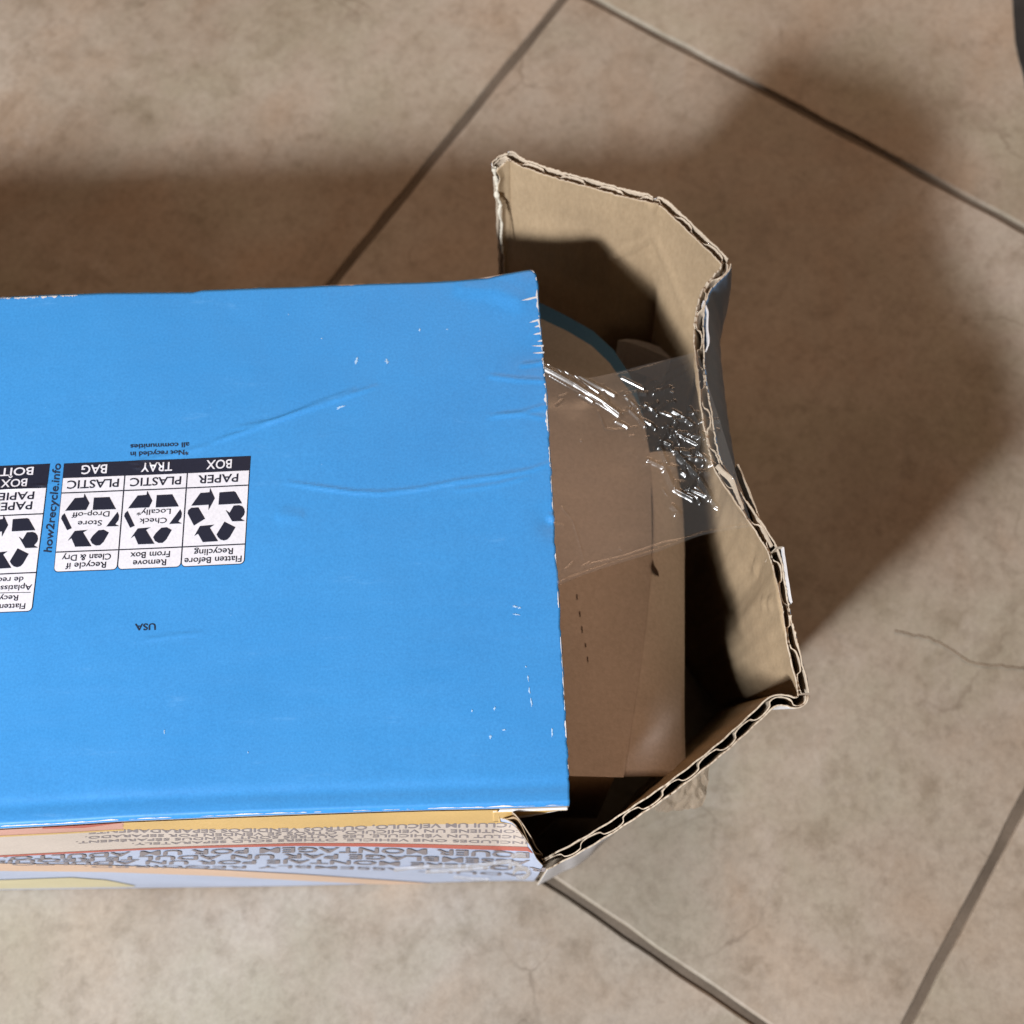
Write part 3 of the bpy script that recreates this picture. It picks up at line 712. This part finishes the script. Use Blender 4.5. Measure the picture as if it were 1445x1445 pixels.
# fuzzy white torn paper on the free edge of the back flap
q = [(697, 236, .1455), (699, 250, .141), (702, 262, .137), (701, 275, .134), (706, 288, .130), (704.5, 301, .127), (708, 316, .122), (707, 335, .117), (709, 358, .111)]
k, L = arc(W3(q), 60); c = catmull(W3(q), k); V, F = [], []
for i in range(60):
    rr = (.0007 + .0008 * noise.noise(Vector((i * .28, 4, 0))) + .0005 * noise.noise(Vector((i * .9, 7, 0)))) * (1 - .6 * i / 59)
    for j in range(8):
        a = j * math.pi / 4; V.append(c[i] + np.array([math.cos(a) * rr, math.sin(a) * rr * .5, .4 * rr * math.sin(i + a)]))
for i in range(59):
    for j in range(8): F.append((i * 8 + j, i * 8 + (j + 1) % 8, (i + 1) * 8 + (j + 1) % 8, (i + 1) * 8 + j))
mesh_obj('torn_edge', V, F, [M['torn']], box, True)['label'] = 'ragged pale torn paper edge of the back flap'

# end flap, buckled inwards in the middle
rim = W3([(1025, 370, .148), (1021, 382, .148), (1006, 397, .148), (994, 414, .148), (987.5, 440, .148), (986, 470, .148), (988, 505, .148), (992, 540, .148), (997, 580, .1475), (1003, 620, .147), (1012, 655, .146), (1034, 690, .146), (1056, 722, .1465),
          (1076, 752, .147), (1092, 780, .1475), (1101, 815, .148), (1108, 850, .148), (1115, 890, .148), (1123, 930, .148), (1131, 962, .148), (1134, 978, .148)])
n_ = len(rim); yy = np.linspace(0, 1, n_)
bul = np.array([.003, .003, .006, .008, .0095, .010, .0105, .011, .011, .0105, .009, .007, .005, .004, .002, .0, .0, .0, .0, .0, .0])
r1 = drop(rim, .128, bul * .75); r2 = drop(rim, .100, bul); r3 = drop(rim, .05, bul * .4 - .004); r4 = drop(rim, .001, 0); r4[:, 0] = np.linspace(.056, .062, n_); r3[:, 0] = (r2[:, 0] + r4[:, 0]) / 2 + .002
tk = np.clip((np.arange(n_) - 9) / (n_ - 10.0), 0, 1) ** 1.8; bk = np.clip(1 - np.arange(n_) / 6.0, 0, 1)
f0_ = at(1040, 985, .001)
for r_, f_ in ((r1, .136), (r2, .327), (r3, .667), (r4, 1.0)):      # lower corner meets the front flap
    tgt = rim[-1] * (1 - f_) + f0_ * f_; r_[:, :2] += tk[:, None] * (tgt - r_[-1])[None, :2]
r3[:, 1] -= bk * .004; r4[:, 1] -= bk * .010
def dent_end(P, s, t):
    for i in range(P.shape[0]):
        for j in range(P.shape[1]):
            p = P[i, j]; P[i, j, 0] += .0009 * noise.noise(Vector((p[1] * 45, p[2] * 45, 7.0))) * (j > 0)
    for (u, v, z, r_, a) in ((1068, 850, .130, .004, -.0009), (1090, 850, .138, .003, -.0008), (1030, 800, .118, .006, -.001)):
        c = at(u, v, z)
        P[..., 0] += a * np.exp(-(((P[..., 1] - c[1]) / .0016) ** 2 + ((P[..., 2] - c[2]) / r_) ** 2))
    return P
eflap, PE, NE = flap('end_flap', [rim, r1, r2, r3, r4], [0, .14, .33, .67, 1], M['blue_worn'], M['kraft'], 1, 'crushed brown flap closing the right end, dull blue outside', seed=2.0, extra=dent_end, nt=60)

# front flap
rim = W3([(1134, 979, .148), (1131, 988, .148), (1121, 992, .148), (1108, 988, .1475), (1096, 988, .147), (1083, 996, .1465), (1060, 1018, .145), (1020, 1054, .1445), (980, 1086, .1435), (940, 1116, .1425), (900, 1143, .141), (860, 1169, .139), (820, 1193, .137), (790, 1209, .135), (768, 1220, tz[-1])])
n_ = len(rim)
flo = W3([(1040, 985, .001), (1038, 992, .001), (1034, 998, .001), (1028, 1002, .001), (1022, 1006, .001), (1012, 1014, .001), (995, 1032, .001), (966, 1060, .001), (938, 1088, .001), (908, 1116, .001), (882, 1146, .001), (852, 1178, .001), (820, 1210, .001), (796, 1232, .001), (782, 1244, .001)])
flo[-1] = (tx[-1] + .0002, float(yfront(tx[-1], .001)) - .0002, .001); flo[-2] = flo[-1] * .45 + flo[-3] * .55
mid = lambda z, f: np.concatenate([(rim * (1 - f) + flo * f)[:, :2], np.full((n_, 1), z)], 1)
def tz_(f): 
    m_ = rim * (1 - f) + flo * f; return m_
fflap, PF, NF = flap('front_flap', [rim, tz_(.33), tz_(.66), flo], [0, .33, .66, 1], M['white'], M['kraft'], 1, 'corrugated front flap angled across the corner, pale outside', seed=3.0, phase=1.0)

# peeled paper slivers on the end flap
def sliver(pts, width, mat, label):
    c = W3(pts); k, L = arc(c, 24); c = catmull(c, k)
    P = np.stack([np.stack([p, p - np.array([.0004, 0, width])], 0) for p in c], 0)
    P[..., 0] += .0003 * vnoise(P[..., 1], P[..., 2], 300, 2.0)
    V, F, _ = shell(P, np.broadcast_to(np.array([1.0, .15, 0]), P.shape), -.00022, .00022)
    mesh_obj('peeled_paper', V, F, [mat], box, False)['label'] = label
sliver([(1105, 772, .149), (1109, 795, .149), (1112, 820, .149), (1117, 850, .148)], .012, M['white'], 'thin white paper sliver standing off the right edge')
sliver([(1091, 777, .149), (1097, 772, .150), (1104, 771, .1495)], .010, M['kraft_pale'], 'small torn kraft lip at the right edge')
sliver([(994, 424, .1485), (998, 440, .149), (999, 462, .149), (1000, 482, .149), (997, 494, .1485)], .007, M['white'], 'white peeled liner beside the back corner')
sliver([(1014, 655, .147), (1022, 664, .1475), (1034, 676, .1475), (1043, 700, .147), (1049, 718, .147)], .0022, M['kraft_pale'], 'peeled liner in the buckle of the end flap')
sliver([(1042, 655, .144), (1052, 680, .1445), (1062, 706, .1455), (1074, 738, .147), (1090, 770, .1475)], .0040, M['kraft_pale'], 'outer liner split from the end flap')

# ------------------------------------------------------------------ clear tape
def ridge(X, Y, s, seed):
    return 1 - np.abs(vnoise(X, Y, s, seed)) * 2.2
def tape_patch(name, upper, lower, nu, nv, amp, mat, label, parent=box, zoff=0.0, seed=0.0, fn=None):
    a = catmull(W3(upper), arc(W3(upper), nu)[0]); b_ = catmull(W3(lower), arc(W3(lower), nu)[0])
    t = np.linspace(0, 1, nv)[None, :, None]; P = a[:, None] * (1 - t) + b_[:, None] * t
    X, Y = P[..., 0], P[..., 1]
    P[..., 2] += zoff + amp * vnoise(X, Y, 70, seed) * 1.2 + amp * .35 * vnoise(X * .6, Y, 200, seed + 4)
    if fn is not None: P = fn(P)
    return mesh_obj(name, P.reshape(-1, 3), up_faces(nu, nv), [mat], parent, True), P
def seg_t(A, B, pl, a, wd):
    best = np.full(A.shape, 1e9); pl = np.asarray(pl, float)
    for (p, q) in zip(pl[:-1], pl[1:]):
        d = q - p; t = np.clip(((A - p[0]) * d[0] + (B - p[1]) * d[1]) / (d @ d), 0, 1)
        best = np.minimum(best, np.hypot(A - p[0] - t * d[0], B - p[1] - t * d[1]))
    return a * np.clip(1 - best / wd, 0, 1) ** 1.5
def fold_rope(P):
    X, Y = P[..., 0].copy(), P[..., 1].copy(); U, Vv = pxof(np.stack([X, Y, np.full(X.shape, .15)], -1)); H = np.zeros(X.shape)
    r_ = random.Random(5)
    lines = [([(768, 523), (810, 543), (850, 566), (874, 583)], 1.5, 7.0), ([(770, 514), (815, 531), (850, 547), (868, 556)], 1.4, 5.0), ([(775, 533), (800, 546), (840, 562)], 1.0, 3.0),
             ([(852, 552), (858, 562)], 1.4, 3.5), ([(886, 556), (890, 570)], 1.4, 3.0), ([(870, 583), (905, 572), (935, 580), (955, 588)], .9, 3.0),
             ([(936, 600), (955, 590), (972, 592), (980, 600), (974, 610), (958, 608), (945, 601)], 1.4, 3.5), ([(940, 640), (952, 625), (958, 612)], 1.3, 3.0), ([(910, 654), (935, 648), (950, 636)], 1.0, 2.5),
             ([(955, 635), (970, 652), (985, 668), (1003, 700)], 1.5, 7.0), ([(968, 688), (978, 682), (990, 690), (1000, 702)], 1.4, 3.0), ([(975, 660), (985, 680)], 1.2, 3.0),
             ([(905, 545), (945, 525), (985, 508)], .7, 2.2), ([(915, 552), (950, 535), (983, 518)], .6, 2.2), ([(925, 548), (950, 548)], .6, 2.5), ([(870, 528), (930, 513), (984, 499)], .5, 2.0),
             ([(795, 822), (850, 803), (925, 785), (975, 764), (1020, 751), (1060, 748)], .7, 2.2), ([(830, 797), (880, 784), (940, 762), (1010, 748), (1055, 735)], .6, 2.2), ([(925, 768), (945, 772), (938, 782)], .9, 2.2),
             ([(1040, 742), (1048, 728), (1060, 724)], 1.0, 2.5), ([(793, 718), (808, 735), (816, 760), (824, 790)], .5, 2.0), ([(798, 806), (808, 796)], .9, 2.2), ([(822, 800), (832, 794)], .9, 2.0),
             ([(785, 574), (794, 566)], .8, 2.0), ([(790, 562), (800, 558)], .8, 2.0), ([(845, 549), (852, 541)], .8, 2.0), ([(875, 552), (895, 544)], .6, 2.0), ([(888, 646), (898, 630), (914, 617)], .7, 2.0), ([(845, 580), (855, 604), (868, 605), (898, 600)], .35, 2.5), ([(782, 742), (796, 744)], .6, 2.0)]
    for _ in range(16):      # narrow bundle of parallel folds
        t0 = r_.uniform(0, .75); t1 = t0 + r_.uniform(.15, .4); off = r_.gauss(0, 6); p0, p1 = np.array((772, 520 + off)), np.array((872, 578 + off * .6))
        lines.append(([tuple(p0 + (p1 - p0) * t0), tuple(p0 + (p1 - p0) * (t0 + t1) / 2 + np.array((0, r_.uniform(-2, 2)))), tuple(p0 + (p1 - p0) * t1)], r_.uniform(.8, 1.8), r_.uniform(2.6, 5.2)))
    for _ in range(15):
        x, y = r_.gauss(915, 30), r_.gauss(575, 14); a = r_.gauss(.35, .6); l = r_.uniform(8, 24)
        lines.append(([(x, y), (x + l * math.cos(a), y + l * math.sin(a)), (x + 1.5 * l * math.cos(a), y + 1.5 * l * math.sin(a) + r_.uniform(-4, 4))], r_.uniform(.6, 1.6), r_.uniform(2.6, 5)))
    for _ in range(14):      # stray sparkles
        x, y = r_.uniform(785, 1040), r_.uniform(540, 800); a = r_.gauss(.3, .8); l = r_.uniform(3, 7)
        lines.append(([(x, y), (x + l * math.cos(a), y + l * math.sin(a))], r_.uniform(.8, 1.6), r_.uniform(1.5, 2.4)))
    for _ in range(26):
        x, y = r_.gauss(962, 20), r_.gauss(642, 32); a = r_.choice((r_.gauss(.5, .4), r_.uniform(0, 6.28))); l = r_.uniform(12, 34)
        lines.append(([(x, y), (x + l * math.cos(a), y + l * math.sin(a)), (x + l * math.cos(a) + r_.uniform(-8, 8), y + l * math.sin(a) + r_.uniform(-8, 8))], r_.uniform(.5, 1.7), r_.uniform(3.0, 6.5)))
    for pl, a, wd in lines: H = np.maximum(H, seg_t(U, Vv, pl, .00017 * wd * (.55 + .35 * a), wd * 1.05))
    H = H + .00010 * np.abs(vnoise(X, Y, 420, 2.)) * np.exp(-(((U - 965) / 45) ** 2 + ((Vv - 640) / 60) ** 2)) * 3
    P[..., 2] += H
    P[:, -7:, 2] += .0009 * np.sin(np.linspace(0, np.pi, 7))[None, :]
    return P
tape, _ = tape_patch('clear_tape', [(768, 513, .1515), (790, 522, .151), (822, 533, .150), (866, 526, .149), (925, 511, .1495), (985, 496, .1512)],
                     [(786, 828, .1515), (815, 815, .1505), (860, 799, .1495), (925, 780, .148), (990, 756, .1475), (1062, 743, .1492)],
                     360, 340, .00030, M['film'], '', seed=11.0, fn=fold_rope)
tape['label'] = 'crinkled clear tape stretched between top panel and end flap'
# scrap of dusty tape stuck to the front flap
poly_u = [(924, 1139, .128), (940, 1127, .129), (958, 1113, .131), (980, 1096, .133), (1002, 1078, .135)]
poly_l = [(930, 1146, .118), (952, 1144, .116), (974, 1141, .116), (990, 1137, .118), (997, 1118, .124)]
def crumple(P):
    X, Y = P[..., 0], P[..., 1]
    P[..., 2] += .003 * (ridge(X, Y, 330, 21.) - .5); P[..., 1] -= .0012 * np.abs(vnoise(X, Y, 420, 5.)); return P
o, _ = tape_patch('tape_scrap', poly_u, poly_l, 50, 24, .0012, M['film_brown'], '', seed=31.0, fn=crumple)
o['label'] = 'crumpled dusty tape scrap sticking out from the front flap'

# ------------------------------------------------------------------ paperboard carton inside
CZ = .100
carton = thing('inner_carton', 'grey-brown paperboard carton with a curved blue margin inside the open box', 'carton')
def sheet(name, pts, z, thick, mat, parent, zf=None):
    n = len(pts); a = np.array([at(u, v, z) for u, v in pts])
    if zf is not None: a[:, 2] = z + zf(a)
    b_ = a - np.array([0, 0, thick])
    return mesh_obj(name, np.concatenate([a, b_]), [tuple(range(n - 1, -1, -1)), tuple(range(n, 2 * n))] + [(i, (i + 1) % n, (i + 1) % n + n, i + n) for i in range(n)], mat, parent)
curve_i = [(700, 440), (730, 440), (766, 451), (800, 467), (835, 488), (860, 512), (878, 538), (895, 560), (908, 590), (917, 640)]
curve_o = [(700, 428), (735, 418), (766, 429), (800, 446), (837, 467), (866, 494), (886, 524), (898, 550), (908, 588), (916, 640)]
body = sheet('top_sheet', curve_i + [(919, 700), (920, 760), (919, 790), (913, 860), (905, 930), (893, 1010), (880, 1097), (800, 1095), (600, 1090), (560, 800), (600, 520)], CZ, .0003, M['kraft_inner'], carton)
sheet('blue_margin', curve_o + [(921, 700), (700, 720), (600, 600)], CZ - .0012, .0006, M['blue_edge'], carton)
# fold-down end flap of the carton
e0 = W3([(913, 640, CZ - .0002), (920, 700, CZ - .0002), (921, 760, CZ - .0002), (918, 800, CZ - .0002), (912, 860, CZ - .0002), (904, 930, CZ - .0002), (892, 1010, CZ - .0002), (880, 1096, CZ - .0002)])
e1 = W3([(952, 640, .088), (962, 700, .086), (966, 760, .086), (966, 800, .086), (966, 860, .085), (966, 930, .085), (966, 1010, .085), (968, 1098, .085)])
k = np.linspace(0, 7, 60); A_, B_ = catmull(e0, k), catmull(e1, k)
T3 = np.linspace(0, 1, 14)[None, :, None]; Pn = A_[:, None] * (1 - T3) + B_[:, None] * T3
Pn[..., 2] += .0022 * np.sin(np.pi * T3[..., 0]) + .0004 * vnoise(Pn[..., 0], Pn[..., 1], 120, 3.)
V, F, _ = shell(Pn, np.broadcast_to(np.array([0, 0, 1.0]), Pn.shape), -.0005, 0)
ef = mesh_obj('end_flap', V, F, [M['kraft_inner']], carton, True)
# dark cut line on that flap, perforation slits on the sheet
cut = [(921, 788), (923, 797), (930, 808), (941, 817), (951, 828), (953, 836), (946, 828), (936, 818), (925, 810), (919, 800)]
ip = lambda u: np.interp(u, [918, 966], [CZ + .0012, .0870])
a = np.array([at(u, v, float(ip(u))) for u, v in cut]); mesh_obj('cut_line', a, [tuple(range(len(cut)))], M['dark_slit'], ef)
V, F = [], []
for (x, y, l) in [(814, 842, 4), (818, 866, 4), (821, 888, 5), (826, 910, 3), (829, 930, 4)]:
    p = [at(x - .9, y - l, CZ + .0002), at(x + .8, y - l + 1, CZ + .0002), at(x + 1.4, y + l, CZ + .0002), at(x + .2, y + l, CZ + .0002)]
    F.append(tuple(range(len(V), len(V) + 4))); V += p
mesh_obj('perforation', V, F, M['dark_slit'], body)
# sides of the carton going down into the box, and a curved kraft tab behind it
side = [(640, 405), (880, 1097)]
yF = at(850, 1093, CZ - .001)[1]; yB = at(700, 500, CZ - .001)[1]
V = []; F = []
for (x0, x1, y0, y1) in ((-.30, .030, yF, yF + .0006), (-.30, .012, yB, yB + .0006)):
    b0 = len(V)
    for z in (.004, CZ - .0022): V += [(x0, y0, z), (x1, y0, z), (x1, y1, z), (x0, y1, z)]
    F += [(b0, b0 + 1, b0 + 5, b0 + 4), (b0 + 1, b0 + 2, b0 + 6, b0 + 5), (b0 + 2, b0 + 3, b0 + 7, b0 + 6), (b0 + 3, b0, b0 + 4, b0 + 7), (b0 + 4, b0 + 5, b0 + 6, b0 + 7)]
mesh_obj('side_wall', V, F, M['kraft_inner'], carton)
sheet('curved_tab', [(872, 480), (884, 478.5), (898, 479.5), (916, 484), (934, 490.5), (941, 497), (948, 506), (943, 506), (930, 499), (914, 492), (898, 486), (884, 482)], .080, .02, M['kraft_inner'], carton)

# ------------------------------------------------------------------ dark cloth cut off by the upper right corner
cl = at(1530, 30, 0); V = []; n, m_ = 60, 30
for i in range(n):
    for j in range(m_):
        a = 2 * math.pi * i / (n - 1); r_ = j / (m_ - 1)
        rad = .034 * (1 + .22 * noise.noise(Vector((math.cos(a) * 2.5, math.sin(a) * 2.5, 3)))) * r_
        x, y = cl[0] + rad * math.cos(a) * 1.0, cl[1] + rad * math.sin(a) * 2.3
        z = .0005 + .012 * (1 - r_ ** 2.5) + .004 * (1 - r_) * noise.noise(Vector((x * 90, y * 90, 1))) + .0015 * abs(noise.noise(Vector((x * 200, y * 200, 4)))) * (1 - r_ ** 6)
        V.append((x, y, z))
F = [tuple(q) for q in grid_faces(n, m_)]
o = mesh_obj('crumpled_cloth', V, F, M['cloth'], None, True)
o['label'] = 'dark grey crumpled cloth on the tiles, cut off by the upper right corner'; o['category'] = 'cloth'
